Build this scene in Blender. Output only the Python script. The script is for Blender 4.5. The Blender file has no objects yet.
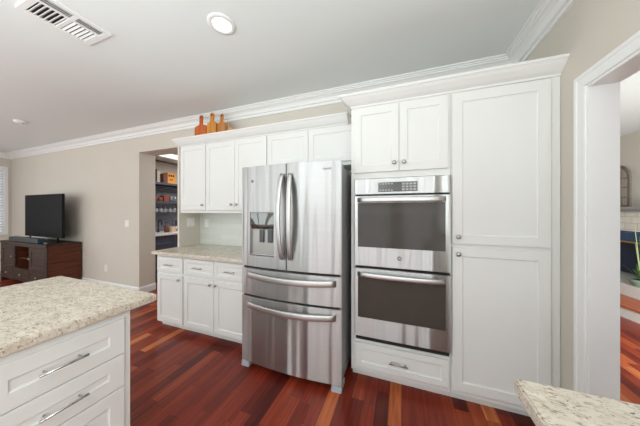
import bpy, bmesh, math, random
from mathutils import Vector, Matrix
random.seed(7)
R = math.radians
PI = math.pi
scn = bpy.context.scene
col = scn.collection

# ------------------------------------------------------------------ camera
F_PX = 222.0
cam_d = bpy.data.cameras.new('camera')
cam = bpy.data.objects.new('camera', cam_d)
col.objects.link(cam)
cam.location = (0, 0, 1.40)
cam.rotation_euler = (R(90), 0, R(20.2))
cam_d.sensor_width = 36.0
cam_d.lens = F_PX / 640.0 * 36.0
cam_d.shift_y = -(213.0 - 210.3) / 640.0
cam_d.clip_start = 0.02
scn.camera = cam

# ------------------------------------------------------------------ world, lights, exposure
scn.view_settings.view_transform = 'Standard'
scn.view_settings.look = 'None'
scn.view_settings.gamma = 1
scn.view_settings.use_curve_mapping = False
scn.view_settings.exposure = -0.47

world = bpy.data.worlds.new('world')
scn.world = world
world.use_nodes = True
bgn = world.node_tree.nodes['Background']
bgn.inputs[0].default_value = (0.93, 0.96, 1.0, 1)
bgn.inputs[1].default_value = 1.5

def area(name, loc, rot, sx, sy, power, color=(1, 1, 1), spread=180):
    l = bpy.data.lights.new(name, 'AREA')
    l.shape = 'RECTANGLE'
    l.size = sx
    l.size_y = sy
    l.energy = power
    l.color = color
    l.spread = R(spread)
    o = bpy.data.objects.new(name, l)
    o.location = loc
    o.rotation_euler = rot
    col.objects.link(o)
    return o

# daylight through the glazed openings behind the camera and in the left wall, then added fill lamps
DAY = (0.92, 0.99, 1.0)
FILL_TINT = (0.88, 0.98, 1.0)  # cool tint of the added upward fill lamps
area('daylight_rear', (-7.15, -3.5, 1.25), (R(90), 0, 0), 2.0, 2.3, 30, DAY)
area('daylight_rear', (-4.6, -3.5, 1.25), (R(90), 0, 0), 2.3, 2.3, 36, DAY)
area('daylight_rear', (-1.6, -3.5, 1.25), (R(90), 0, 0), 2.5, 2.3, 40, DAY)
area('daylight_rear', (.45, -3.5, 1.25), (R(90), 0, 0), .8, 2.3, 15, DAY)
area('daylight_left', (-8.62, -0.6, 1.5), (0, R(-90), 0), 1.9, 2.4, 45, DAY)
area('ceiling_fill', (-0.7, -1.0, 1.35), (R(180), 0, 0), 3.0, 1.8, 112, FILL_TINT)  # unseen lamp added to lift the ceiling, aimed straight up
area('ceiling_fill', (-4.9, -1.2, 1.6), (R(180), 0, 0), 3.4, 1.6, 72, FILL_TINT)  # second added upward fill, for the ceiling on the left
area('next_room_fill', (2.3, 1.4, 1.3), (R(88), 0, R(-18)), 1.2, 1.2, 110, DAY, 130)  # added lamp standing in mid-room, brightens the fireplace wall
area('island_fill', (.93, -1.9, 1.6), (0, R(90), 0), 1.4, 1.6, 55, DAY)  # added fill that brightens the island drawer fronts

# ------------------------------------------------------------------ materials
def new_mat(name):
    m = bpy.data.materials.new(name)
    m.use_nodes = True
    nt = m.node_tree
    return m, nt, nt.nodes['Principled BSDF']

def plain(name, c, rough=0.5, metal=0.0, spec=0.5, coat=0.0, var=0.0, vscale=6.0, bump=0.0, bscale=200.0, trans=0.0, emit=None, es=1.0):
    m, nt, b = new_mat(name)
    b.inputs['Roughness'].default_value = rough
    b.inputs['Metallic'].default_value = metal
    b.inputs['Specular IOR Level'].default_value = spec
    b.inputs['Coat Weight'].default_value = coat
    b.inputs['Transmission Weight'].default_value = trans
    b.inputs['Base Color'].default_value = (*c, 1)
    tc = nt.nodes.new('ShaderNodeTexCoord')
    if var > 0:
        n = nt.nodes.new('ShaderNodeTexNoise')
        n.inputs['Scale'].default_value = vscale
        n.inputs['Detail'].default_value = 4
        nt.links.new(tc.outputs['Object'], n.inputs['Vector'])
        r = nt.nodes.new('ShaderNodeValToRGB')
        r.color_ramp.elements[0].position = 0.3
        r.color_ramp.elements[1].position = 0.7
        r.color_ramp.elements[0].color = (*[x * (1 - var) for x in c], 1)
        r.color_ramp.elements[1].color = (*[min(1, x * (1 + var)) for x in c], 1)
        nt.links.new(n.outputs['Fac'], r.inputs['Fac'])
        nt.links.new(r.outputs['Color'], b.inputs['Base Color'])
    if bump > 0:
        n = nt.nodes.new('ShaderNodeTexNoise')
        n.inputs['Scale'].default_value = bscale
        nt.links.new(tc.outputs['Object'], n.inputs['Vector'])
        bp = nt.nodes.new('ShaderNodeBump')
        bp.inputs['Strength'].default_value = bump
        bp.inputs['Distance'].default_value = 0.001
        nt.links.new(n.outputs['Fac'], bp.inputs['Height'])
        nt.links.new(bp.outputs['Normal'], b.inputs['Normal'])
    if emit:
        b.inputs['Emission Color'].default_value = (*emit, 1)
        b.inputs['Emission Strength'].default_value = es
    return m

def srgb(r, g, b):
    f = lambda c: (c / 255 / 12.92) if c / 255 <= 0.04045 else ((c / 255 + 0.055) / 1.055) ** 2.4
    return (f(r), f(g), f(b))

M = {}
M['wall'] = plain('wall_paint', srgb(213, 206, 194), 0.75, var=0.012, vscale=2, bump=0.15, bscale=260)
M['ceiling'] = plain('ceiling_paint', srgb(234, 238, 237), 0.85, bump=0.2, bscale=180)
M['trim'] = plain('trim_paint', srgb(240, 240, 238), 0.4)
M['cab'] = plain('cabinet_paint', srgb(230, 230, 227), 0.6, spec=0.25, var=0.006, vscale=3)
M['cab_in'] = plain('cabinet_inside', srgb(150, 145, 135), 0.7)
M['nickel'] = plain('brushed_nickel', srgb(178, 174, 168), 0.3, metal=1)
M['chrome'] = plain('polished_chrome', srgb(205, 205, 205), 0.15, metal=1)
M['black'] = plain('black_plastic', srgb(22, 22, 23), 0.45)
M['dark_gap'] = plain('dark_gasket', srgb(30, 30, 31), 0.7)
M['tv_frame'] = plain('tv_plastic', srgb(16, 16, 17), 0.45, spec=.2)
M['screen'] = plain('tv_screen', srgb(17, 17, 19), 0.45, spec=0.05)
M['teal'] = plain('teal_plastic', srgb(34, 62, 74), 0.4, var=0.1, vscale=20)
M['white_plastic'] = plain('white_plastic', srgb(238, 238, 236), 0.35)
M['fridge_side'] = plain('fridge_side_paint', srgb(150, 151, 152), 0.45, metal=0.3)
M['grey_plastic'] = plain('grey_plastic', srgb(165, 170, 178), 0.4)
M['dispenser'] = plain('dispenser_grey', srgb(168, 166, 163), 0.35, metal=0.5)
M['paddle'] = plain('paddle_grey', srgb(72, 74, 76), 0.3)
M['gloss_panel'] = plain('glossy_panel', srgb(120, 122, 120), 0.08, metal=0.85)
M['display'] = plain('oven_display', srgb(82, 82, 80), 0.12, spec=0.8)
M['button'] = plain('oven_button', srgb(168, 168, 164), 0.4)
M['oven_glass'] = plain('oven_glass', srgb(74, 68, 63), 0.12, spec=0.25, var=0.06, vscale=9)
M['oven_glass_in'] = plain('oven_glass_window', srgb(58, 52, 48), 0.08, spec=0.6)
M['navy'] = plain('navy_paint', srgb(72, 79, 96), 0.5, var=0.03)
M['white_stone'] = plain('white_stone', srgb(235, 232, 228), 0.3, var=0.02)
M['soft_grey'] = plain('grey_text', srgb(120, 120, 122), 0.5)
M['gold'] = plain('brass', srgb(190, 160, 80), 0.3, metal=0.9)
M['hearth'] = plain('hearth_paint', srgb(205, 203, 198), 0.5)
M['mantel'] = plain('mantel_paint', srgb(150, 150, 147), 0.5)
M['soil'] = plain('soil', srgb(70, 50, 35), 0.9, var=0.2, vscale=60)
M['leaf'] = plain('leaf', srgb(86, 122, 66), 0.45, var=0.25, vscale=25)
M['stem'] = plain('stem', srgb(150, 160, 110), 0.6, var=0.1)
M['pot'] = plain('pot_glaze', srgb(118, 140, 122), 0.35, var=0.1, vscale=15)
M['book_cream'] = plain('cream_card', srgb(232, 222, 206), 0.6)
M['book_black'] = plain('black_card', srgb(35, 33, 33), 0.6)
M['brown_box'] = plain('brown_card', srgb(112, 66, 48), 0.6, var=0.1, vscale=30)
M['orange_box'] = plain('orange_card', srgb(230, 150, 40), 0.5, var=0.04, vscale=20)
M['copper'] = plain('copper_brown', srgb(140, 78, 58), 0.4, var=0.2, vscale=30)
M['kraft'] = plain('kraft_card', srgb(214, 190, 168), 0.6)
M['decor'] = plain('weathered_wood', srgb(120, 108, 98), 0.7, var=0.2, vscale=20)
M['glass'] = plain('clear_glass', (.95, .97, 1), 0.08, trans=0.8)
M['lamp_glow'] = plain('lamp_lens', (1, 1, 1), 0.5, emit=(1, 0.97, 0.92), es=8.0)
M['bar_light'] = plain('light_panel', (1, 1, 1), 0.5, emit=(1, 0.96, 0.9), es=1.6)
M['firebox'] = plain('firebox_navy', srgb(30, 44, 70), 0.5)
M['plate'] = plain('switch_plate', srgb(236, 232, 224), 0.4)

def steel(name, c=(0.55, 0.555, 0.55), rough=0.35, aniso=0.95, horizontal=True, wave=0.05):
    m, nt, b = new_mat(name)
    b.inputs['Metallic'].default_value = 1
    b.inputs['Roughness'].default_value = rough
    b.inputs['Anisotropic'].default_value = aniso
    tg = nt.nodes.new('ShaderNodeTangent')
    tg.direction_type = 'RADIAL'
    tg.axis = 'Z'
    nt.links.new(tg.outputs['Tangent'], b.inputs['Tangent'])
    b.inputs['Anisotropic Rotation'].default_value = 0.25 if horizontal else 0.0
    tc = nt.nodes.new('ShaderNodeTexCoord')
    mp = nt.nodes.new('ShaderNodeMapping')
    mp.inputs['Scale'].default_value = (1.5, 1.5, 260) if horizontal else (260, 260, 1.5)
    n = nt.nodes.new('ShaderNodeTexNoise')
    n.inputs['Scale'].default_value = 1.0
    n.inputs['Detail'].default_value = 2
    nt.links.new(tc.outputs['Object'], mp.inputs['Vector'])
    nt.links.new(mp.outputs['Vector'], n.inputs['Vector'])
    r = nt.nodes.new('ShaderNodeValToRGB')
    r.color_ramp.elements[0].position = 0.35
    r.color_ramp.elements[1].position = 0.65
    r.color_ramp.elements[0].color = (*[x * 0.98 for x in c], 1)
    r.color_ramp.elements[1].color = (*[min(1, x * 1.02) for x in c], 1)
    nt.links.new(n.outputs['Fac'], r.inputs['Fac'])
    nt.links.new(r.outputs['Color'], b.inputs['Base Color'])
    if wave > 0:   # slight waviness of the pressed sheet
        mp2 = nt.nodes.new('ShaderNodeMapping')
        mp2.inputs['Scale'].default_value = (7.0, 7.0, 0.35)
        n2 = nt.nodes.new('ShaderNodeTexNoise')
        n2.inputs['Scale'].default_value = 1.0
        n2.inputs['Detail'].default_value = 1
        bp = nt.nodes.new('ShaderNodeBump')
        bp.inputs['Strength'].default_value = 1.0
        bp.inputs['Distance'].default_value = wave
        nt.links.new(tc.outputs['Object'], mp2.inputs['Vector'])
        nt.links.new(mp2.outputs['Vector'], n2.inputs['Vector'])
        nt.links.new(n2.outputs['Fac'], bp.inputs['Height'])
        nt.links.new(bp.outputs['Normal'], b.inputs['Normal'])
    return m
M['steel'] = steel('brushed_stainless')
M['steel_h'] = steel('handle_stainless', (0.62, 0.62, 0.615), 0.4, 0.3, True, 0.0)

def granite(name):
    m, nt, b = new_mat(name)
    L = nt.links
    b.inputs['Roughness'].default_value = 0.22
    b.inputs['Specular IOR Level'].default_value = 0.5
    tc = nt.nodes.new('ShaderNodeTexCoord')
    mp = nt.nodes.new('ShaderNodeMapping')
    mp.inputs['Rotation'].default_value = (0, 0, R(35))
    mp.inputs['Scale'].default_value = (1.3, 2.6, 1.9)
    L.new(tc.outputs['Object'], mp.inputs['Vector'])
    def noise(scale, detail=5, rough=0.6, dist=0.0):
        n = nt.nodes.new('ShaderNodeTexNoise')
        n.inputs['Scale'].default_value = scale
        n.inputs['Detail'].default_value = detail
        n.inputs['Roughness'].default_value = rough
        n.inputs['Distortion'].default_value = dist
        L.new(mp.outputs['Vector'], n.inputs['Vector'])
        return n
    def ramp(src, p0, p1, c0, c1):
        r = nt.nodes.new('ShaderNodeValToRGB')
        r.color_ramp.elements[0].position = p0
        r.color_ramp.elements[1].position = p1
        r.color_ramp.elements[0].color = (*c0, 1)
        r.color_ramp.elements[1].color = (*c1, 1)
        L.new(src.outputs['Fac'], r.inputs['Fac'])
        return r
    def mix(fac, a, bb):
        x = nt.nodes.new('ShaderNodeMix')
        x.data_type = 'RGBA'
        L.new(fac, x.inputs['Factor'])
        if isinstance(a, tuple): x.inputs['A'].default_value = (*a, 1)
        else: L.new(a, x.inputs['A'])
        x.inputs['B'].default_value = (*bb, 1)
        return x.outputs['Result']
    base = ramp(noise(9, 4, 0.6), 0.35, 0.65, srgb(208, 198, 182), srgb(226, 217, 203))
    W, K = (1, 1, 1), (0, 0, 0)
    c = base.outputs['Color']
    g1 = ramp(noise(24, 6, 0.65, 0.6), 0.50, 0.62, K, W)
    c = mix(g1.outputs['Color'], c, srgb(194, 180, 160))
    g2 = ramp(noise(47, 5, 0.6, 0.4), 0.57, 0.64, K, W)
    c = mix(g2.outputs['Color'], c, srgb(162, 144, 126))
    g3 = ramp(noise(38, 4, 0.6, 0.8), 0.635, 0.69, K, W)
    c = mix(g3.outputs['Color'], c, srgb(114, 98, 88))
    g4 = ramp(noise(90, 3, 0.6), 0.65, 0.72, K, W)
    c = mix(g4.outputs['Color'], c, srgb(134, 108, 86))
    L.new(c, b.inputs['Base Color'])
    return m
M['granite'] = granite('granite')

def wood_floor(name):
    m, nt, b = new_mat(name)
    L = nt.links
    tc = nt.nodes.new('ShaderNodeTexCoord')
    sp = nt.nodes.new('ShaderNodeSeparateXYZ')
    L.new(tc.outputs['Object'], sp.inputs[0])
    def mth(op, a, bb=None, c=None):
        n = nt.nodes.new('ShaderNodeMath')
        n.operation = op
        for i, v in enumerate((a, bb, c)):
            if v is None: continue
            if isinstance(v, (int, float)): n.inputs[i].default_value = v
            else: L.new(v, n.inputs[i])
        return n.outputs[0]
    def wn(a, bb=0.0):
        cb = nt.nodes.new('ShaderNodeCombineXYZ')
        for i, v in enumerate((a, bb)):
            if isinstance(v, (int, float)): cb.inputs[i].default_value = v
            else: L.new(v, cb.inputs[i])
        n = nt.nodes.new('ShaderNodeTexWhiteNoise')
        n.noise_dimensions = '2D'
        L.new(cb.outputs[0], n.inputs['Vector'])
        return n
    wdt, ln = 0.088, 0.95
    xs = mth('DIVIDE', sp.outputs[0], wdt)
    ix = mth('FLOOR', xs)
    off = mth('MULTIPLY', wn(ix, 3.3).outputs['Value'], 7.0)
    lnv = mth('MULTIPLY_ADD', wn(ix, 9.1).outputs['Value'], 0.35, 0.48)
    ys = mth('ADD', mth('DIVIDE', sp.outputs[1], lnv), off)
    iy = mth('FLOOR', ys)
    rnd = wn(ix, iy)
    cr = nt.nodes.new('ShaderNodeValToRGB')
    e = cr.color_ramp.elements
    cols = [(0.0, (84, 28, 22)), (0.12, (106, 36, 26)), (0.34, (126, 45, 30)), (0.64, (140, 53, 34)), (0.84, (156, 68, 40)), (0.94, (182, 92, 52)), (1.0, (202, 116, 68))]
    e[0].position = 0; e[0].color = (*srgb(*cols[0][1]), 1)
    e[1].position = 1; e[1].color = (*srgb(*cols[-1][1]), 1)
    for p, c in cols[1:-1]:
        k = e.new(p); k.color = (*srgb(*c), 1)
    L.new(rnd.outputs['Value'], cr.inputs['Fac'])
    # grain
    cb = nt.nodes.new('ShaderNodeCombineXYZ')
    L.new(mth('MULTIPLY', sp.outputs[0], 60.0), cb.inputs[0])
    L.new(mth('MULTIPLY', sp.outputs[1], 2.2), cb.inputs[1])
    L.new(mth('MULTIPLY', rnd.outputs['Value'], 40.0), cb.inputs[2])
    gn = nt.nodes.new('ShaderNodeTexNoise')
    gn.inputs['Scale'].default_value = 1.0
    gn.inputs['Detail'].default_value = 5
    gn.inputs['Distortion'].default_value = 0.5
    L.new(cb.outputs[0], gn.inputs['Vector'])
    gr = nt.nodes.new('ShaderNodeValToRGB')
    gr.color_ramp.elements[0].position = 0.3
    gr.color_ramp.elements[1].position = 0.7
    gr.color_ramp.elements[0].color = (0.62, 0.58, 0.56, 1)
    gr.color_ramp.elements[1].color = (1.2, 1.2, 1.2, 1)
    L.new(gn.outputs['Fac'], gr.inputs['Fac'])
    mx = nt.nodes.new('ShaderNodeMix')
    mx.data_type = 'RGBA'; mx.blend_type = 'MULTIPLY'
    mx.inputs['Factor'].default_value = 1.0
    L.new(cr.outputs['Color'], mx.inputs['A']); L.new(gr.outputs['Color'], mx.inputs['B'])
    # seams
    fx = mth('FRACT', xs); fy = mth('FRACT', ys)
    sx = mth('LESS_THAN', mth('ABSOLUTE', mth('SUBTRACT', fx, 0.5)), 0.488)
    sy = mth('LESS_THAN', mth('ABSOLUTE', mth('SUBTRACT', fy, 0.5)), 0.4985)
    seam = mth('MULTIPLY', sx, sy)
    m2 = nt.nodes.new('ShaderNodeMix')
    m2.data_type = 'RGBA'
    L.new(seam, m2.inputs['Factor'])
    m2.inputs['A'].default_value = (*srgb(50, 20, 18), 1)
    L.new(mx.outputs['Result'], m2.inputs['B'])
    L.new(m2.outputs['Result'], b.inputs['Base Color'])
    b.inputs['Roughness'].default_value = 0.3
    b.inputs['Specular IOR Level'].default_value = 0.33
    return m
M['floor'] = wood_floor('cherry_plank_floor')

def wood(name, c0, c1, scale=(3, 40, 3), rough=0.4, axis_rot=(0, 0, 0)):
    m, nt, b = new_mat(name)
    tc = nt.nodes.new('ShaderNodeTexCoord')
    mp = nt.nodes.new('ShaderNodeMapping')
    mp.inputs['Scale'].default_value = scale
    mp.inputs['Rotation'].default_value = axis_rot
    n = nt.nodes.new('ShaderNodeTexNoise')
    n.inputs['Scale'].default_value = 1
    n.inputs['Detail'].default_value = 5
    n.inputs['Distortion'].default_value = 0.8
    r = nt.nodes.new('ShaderNodeValToRGB')
    r.color_ramp.elements[0].position = 0.3
    r.color_ramp.elements[1].position = 0.7
    r.color_ramp.elements[0].color = (*c0, 1)
    r.color_ramp.elements[1].color = (*c1, 1)
    nt.links.new(tc.outputs['Object'], mp.inputs['Vector'])
    nt.links.new(mp.outputs['Vector'], n.inputs['Vector'])
    nt.links.new(n.outputs['Fac'], r.inputs['Fac'])
    nt.links.new(r.outputs['Color'], b.inputs['Base Color'])
    b.inputs['Roughness'].default_value = rough
    b.inputs['Specular IOR Level'].default_value = 0.25
    return m
M['console'] = wood('console_wood', srgb(74, 38, 26), srgb(102, 56, 37), (30, 3, 30), 0.35)
M['console_front'] = wood('console_front_wood', srgb(50, 36, 30), srgb(76, 56, 47), (4, 20, 40), 0.55)
M['board_red'] = wood('red_board_wood', srgb(176, 84, 40), srgb(206, 112, 56), (40, 40, 4), 0.5)
M['board_gold'] = wood('honey_board_wood', srgb(186, 122, 52), srgb(210, 148, 74), (40, 40, 4), 0.5)
M['board_tan'] = wood('tan_board_wood', srgb(176, 110, 60), srgb(204, 140, 84), (40, 40, 4), 0.5)
M['board_pale'] = wood('pale_board_wood', srgb(196, 160, 112), srgb(216, 184, 140), (40, 40, 4), 0.5)
M['step_wood'] = wood('step_wood', srgb(150, 74, 46), srgb(184, 96, 60), (30, 3, 3), 0.35)

def tiles(name, c1, c2, mortar, w, h, msz, rough=0.15, plane='XZ', bump=0.2, offset=0.5):
    m, nt, b = new_mat(name)
    L = nt.links
    tc = nt.nodes.new('ShaderNodeTexCoord')
    sp = nt.nodes.new('ShaderNodeSeparateXYZ')
    cb = nt.nodes.new('ShaderNodeCombineXYZ')
    L.new(tc.outputs['Object'], sp.inputs[0])
    L.new(sp.outputs[0 if plane[0] == 'X' else 1], cb.inputs[0])
    L.new(sp.outputs[2], cb.inputs[1])
    t = nt.nodes.new('ShaderNodeTexBrick')
    t.offset = offset
    t.inputs['Color1'].default_value = (*c1, 1)
    t.inputs['Color2'].default_value = (*c2, 1)
    t.inputs['Mortar'].default_value = (*mortar, 1)
    t.inputs['Scale'].default_value = 1
    t.inputs['Mortar Size'].default_value = msz
    t.inputs['Brick Width'].default_value = w
    t.inputs['Row Height'].default_value = h
    L.new(cb.outputs[0], t.inputs['Vector'])
    L.new(t.outputs['Color'], b.inputs['Base Color'])
    b.inputs['Roughness'].default_value = rough
    bp = nt.nodes.new('ShaderNodeBump')
    bp.invert = True
    bp.inputs['Strength'].default_value = bump
    bp.inputs['Distance'].default_value = 0.002
    L.new(t.outputs['Fac'], bp.inputs['Height'])
    L.new(bp.outputs['Normal'], b.inputs['Normal'])
    return m
M['splash'] = tiles('backsplash_glass_tile', srgb(214, 217, 210), srgb(206, 210, 203), srgb(198, 202, 196), 0.30, 0.076, 0.0016)
M['bar_tile'] = tiles('bar_mosaic', srgb(112, 118, 130), srgb(76, 82, 96), srgb(140, 140, 146), 0.06, 0.03, 0.003, plane='YZ')
M['blue_tile'] = tiles('blue_hearth_tile', srgb(38, 78, 118), srgb(28, 62, 98), srgb(60, 90, 120), 0.15, 0.15, 0.003, plane='YZ', offset=0)
M['white_brick'] = tiles('white_brick', srgb(226, 222, 214), srgb(214, 210, 202), srgb(190, 186, 178), 0.2, 0.1, 0.006, rough=0.6, plane='YZ')

# ------------------------------------------------------------------ mesh helpers
class MB:
    """collects shapes; build() links them as one mesh object"""
    def __init__(s): s.bm = bmesh.new()
    def box(s, x0, x1, y0, y1, z0, z1, bev=0.0, seg=1):
        t = bmesh.new()
        vs = [t.verts.new((x, y, z)) for x in (x0, x1) for y in (y0, y1) for z in (z0, z1)]
        for f in ((0, 1, 3, 2), (4, 6, 7, 5), (0, 4, 5, 1), (2, 3, 7, 6), (0, 2, 6, 4), (1, 5, 7, 3)):
            t.faces.new([vs[i] for i in f])
        if bev > 0:
            bmesh.ops.bevel(t, geom=list(t.edges), offset=bev, segments=seg, affect='EDGES', profile=0.5)
        bmesh.ops.recalc_face_normals(t, faces=t.faces)
        s.merge(t)
        return s
    def merge(s, t, mat=None):
        if mat is not None: bmesh.ops.transform(t, matrix=mat, verts=t.verts)
        me = bpy.data.meshes.new('tmp')
        t.to_mesh(me); t.free()
        s.bm.from_mesh(me)
        bpy.data.meshes.remove(me)
    def cyl(s, p0, p1, r0, r1=None, n=16, bev=0.0):
        r1 = r0 if r1 is None else r1
        p0, p1 = Vector(p0), Vector(p1)
        d = p1 - p0
        t = bmesh.new()
        bmesh.ops.create_cone(t, cap_ends=True, segments=n, radius1=r0, radius2=r1, depth=d.length)
        if bev > 0:
            es = [e for e in t.edges if len(e.link_faces) == 2 and any(len(f.verts) > 4 for f in e.link_faces)]
            bmesh.ops.bevel(t, geom=es, offset=bev, segments=2, affect='EDGES')
        for f in t.faces: f.smooth = len(f.verts) == 4
        q = Vector((0, 0, 1)).rotation_difference(d.normalized())
        s.merge(t, Matrix.Translation((p0 + p1) / 2) @ q.to_matrix().to_4x4())
        return s
    def lathe(s, prof, n=24, mat=None):
        """prof: (r, z) pairs around Z"""
        t = bmesh.new()
        rings = []
        for r, z in prof:
            if r < 1e-6: rings.append([t.verts.new((0, 0, z))])
            else: rings.append([t.verts.new((r * math.cos(2 * PI * k / n), r * math.sin(2 * PI * k / n), z)) for k in range(n)])
        for a, b in zip(rings, rings[1:]):
            for k in range(n):
                k2 = (k + 1) % n
                if len(a) == 1 and len(b) == 1: continue
                if len(a) == 1: t.faces.new((a[0], b[k2], b[k]))
                elif len(b) == 1: t.faces.new((a[k], a[k2], b[0]))
                else: t.faces.new((a[k], a[k2], b[k2], b[k]))
        bmesh.ops.recalc_face_normals(t, faces=t.faces)
        for f in t.faces: f.smooth = True
        s.merge(t, mat)
        return s
    def tube(s, pts, r, n=10, cap=True, closed=False):
        """round tube through the points; r a number or a list"""
        pts = [Vector(p) for p in pts]
        t = bmesh.new()
        N = len(pts)
        up = None
        rings = []
        for i, p in enumerate(pts):
            if closed: d = pts[(i + 1) % N] - pts[i - 1]
            else: d = pts[min(i + 1, N - 1)] - pts[max(i - 1, 0)]
            d.normalize()
            if up is None:
                up = Vector((0, 0, 1)) if abs(d.z) < 0.9 else Vector((1, 0, 0))
            up = (up - d * up.dot(d)).normalized()
            sd = d.cross(up)
            rr = r[i] if isinstance(r, (list, tuple)) else r
            rings.append([t.verts.new(p + (up * math.cos(2 * PI * k / n) + sd * math.sin(2 * PI * k / n)) * rr) for k in range(n)])
        prs = list(zip(rings, rings[1:])) + ([(rings[-1], rings[0])] if closed else [])
        for a, b in prs:
            for k in range(n):
                t.faces.new((a[k], a[(k + 1) % n], b[(k + 1) % n], b[k])).smooth = True
        if cap and not closed:
            t.faces.new(rings[0]); t.faces.new(rings[-1])
        bmesh.ops.recalc_face_normals(t, faces=t.faces)
        s.merge(t)
        return s
    def sweep(s, prof, path, fn, closed=False):
        """prof: (out, up) pairs, closed outline; path: 2-D points; 'out' is to the left of travel; fn maps (a, b, up) to xyz"""
        t = bmesh.new()
        P = [Vector(p) for p in path]
        N = len(P)
        rings = []
        for i in range(N):
            nrm = []
            if i > 0 or closed:
                d = (P[i] - P[i - 1]).normalized(); nrm.append(Vector((-d.y, d.x)))
            if i < N - 1 or closed:
                d = (P[(i + 1) % N] - P[i]).normalized(); nrm.append(Vector((-d.y, d.x)))
            if len(nrm) == 2:
                m = (nrm[0] + nrm[1]); m = m / (1 + nrm[0].dot(nrm[1]))
            else: m = nrm[0]
            rings.append([t.verts.new(fn(P[i].x + m.x * o, P[i].y + m.y * o, u)) for o, u in prof])
        n = len(prof)
        prs = list(zip(rings, rings[1:])) + ([(rings[-1], rings[0])] if closed else [])
        for a, b in prs:
            for k in range(n):
                t.faces.new((a[k], a[(k + 1) % n], b[(k + 1) % n], b[k]))
        if not closed:
            t.faces.new(rings[0]); t.faces.new(rings[-1])
        bmesh.ops.recalc_face_normals(t, faces=t.faces)
        s.merge(t)
        return s
    def prism(s, outline, fn, d0, d1, bev=0.0):
        """outline (a, b) extruded from d0 to d1; fn maps (a, b, d) to xyz"""
        t = bmesh.new()
        lo = [t.verts.new(fn(a, b, d0)) for a, b in outline]
        hi = [t.verts.new(fn(a, b, d1)) for a, b in outline]
        t.faces.new(lo); t.faces.new(list(reversed(hi)))
        n = len(outline)
        for k in range(n): t.faces.new((lo[k], lo[(k + 1) % n], hi[(k + 1) % n], hi[k]))
        bmesh.ops.recalc_face_normals(t, faces=t.faces)
        if bev > 0:
            es = [e for e in t.edges if any(len(f.verts) > 4 for f in e.link_faces)] if n > 4 else list(t.edges)
            bmesh.ops.bevel(t, geom=es, offset=bev, segments=2, affect='EDGES')
        s.merge(t)
        return s
    def grid(s, rows, closed_u=False, smooth=True):
        t = bmesh.new()
        V = [[t.verts.new(p) for p in r] for r in rows]
        for a, b in zip(V, V[1:]):
            for k in range(len(a) - (0 if closed_u else 1)):
                k2 = (k + 1) % len(a)
                f = t.faces.new((a[k], a[k2], b[k2], b[k])); f.smooth = smooth
        s.merge(t)
        return s
    def build(s, name, mat, parent=None, label=None, cat=None, group=None, kind=None, loc=None, rz=0):
        me = bpy.data.meshes.new(name)
        if loc is not None:
            bmesh.ops.translate(s.bm, vec=-Vector(loc), verts=s.bm.verts)
        s.bm.to_mesh(me); s.bm.free()
        me.materials.append(M[mat] if isinstance(mat, str) else mat)
        o = bpy.data.objects.new(name, me)
        col.objects.link(o)
        if loc is not None: o.location = loc
        if parent: o.parent = parent
        tag(o, label, cat, group, kind)
        return o

def tag(o, label=None, cat=None, group=None, kind=None):
    if label: o['label'] = label
    if cat: o['category'] = cat
    if group: o['group'] = group
    if kind: o['kind'] = kind
    return o

def empty(name, loc, rz=0, label=None, cat=None, group=None):
    o = bpy.data.objects.new(name, None)
    o.empty_display_size = 0.1
    o.location = loc
    o.rotation_euler = (0, 0, rz)
    col.objects.link(o)
    return tag(o, label, cat, group)

def kids(o): return [c for c in bpy.data.objects if c.parent == o]
def copy_tree(o, parent=None):
    c = o.copy(); col.objects.link(c)
    if parent: c.parent = parent
    for ch in kids(o):
        copy_tree(ch, c)
    return c

def struct(mb, name, mat): return mb.build(name, mat, kind='structure')

def text_mesh(name, body, size, mat, parent, mtx, depth=0.0006, bold=False):
    cu = bpy.data.curves.new(name, 'FONT')
    cu.body = body; cu.size = size; cu.extrude = depth
    cu.align_x = 'CENTER'; cu.align_y = 'CENTER'
    if bold: cu.offset = size * 0.02
    t = bpy.data.objects.new('tmp_text', cu)
    col.objects.link(t)
    bpy.context.view_layer.update()
    me = bpy.data.meshes.new_from_object(t.evaluated_get(bpy.context.evaluated_depsgraph_get()))
    bpy.data.objects.remove(t)
    me.transform(mtx)
    me.name = name
    me.materials.clear(); me.materials.append(M[mat])
    o = bpy.data.objects.new(name, me)
    col.objects.link(o); o.parent = parent
    return o
FRONT = Matrix.Rotation(R(90), 4, 'X')          # text upright facing -Y

# ------------------------------------------------------------------ room shell
WY = 2.43      # face of the long wall
WX = 0.945      # face of the right wall
LX = -8.72     # face of the left wall
CZ = 2.73
WT = 0.26
RY = -3.6      # rear wall
OX0, OX1, OZ = -4.105, -2.775, 2.365            # opening in the long wall
DY0, DY1, DZ = 0.86, 1.635, 2.080             # cased opening in the right wall

struct(MB().box(-9.2, 4.4, -4.2, 8.4, -0.12, 0.0), 'floor', 'floor')
struct(MB().box(LX - .2, WX + .12, RY - .2, WY + WT, CZ, CZ + 0.12), 'ceiling', 'ceiling')
struct(MB().box(LX - .2, OX0, WY, WY + WT, 0, CZ).box(OX0, OX1, WY, WY + WT, OZ, CZ).box(OX1, WX + .12, WY, WY + WT, 0, CZ), 'wall_back', 'wall')
struct(MB().box(-2.775, -2.7455, 2.10, WY, 0.916, 2.24), 'wall_stub', 'wall')
struct(MB().box(WX, WX + .12, RY - .2, -2.75, 0, CZ).box(WX, WX + .12, -1.05, DY0, 0, CZ).box(WX, WX + .12, -2.75, -1.05, 0, .87).box(WX, WX + .12, -2.75, -1.05, 2.33, CZ).box(WX, WX + .12, DY0, DY1, DZ, CZ).box(WX, WX + .12, DY1, WY, 0, CZ), 'wall_right', 'wall')
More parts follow.
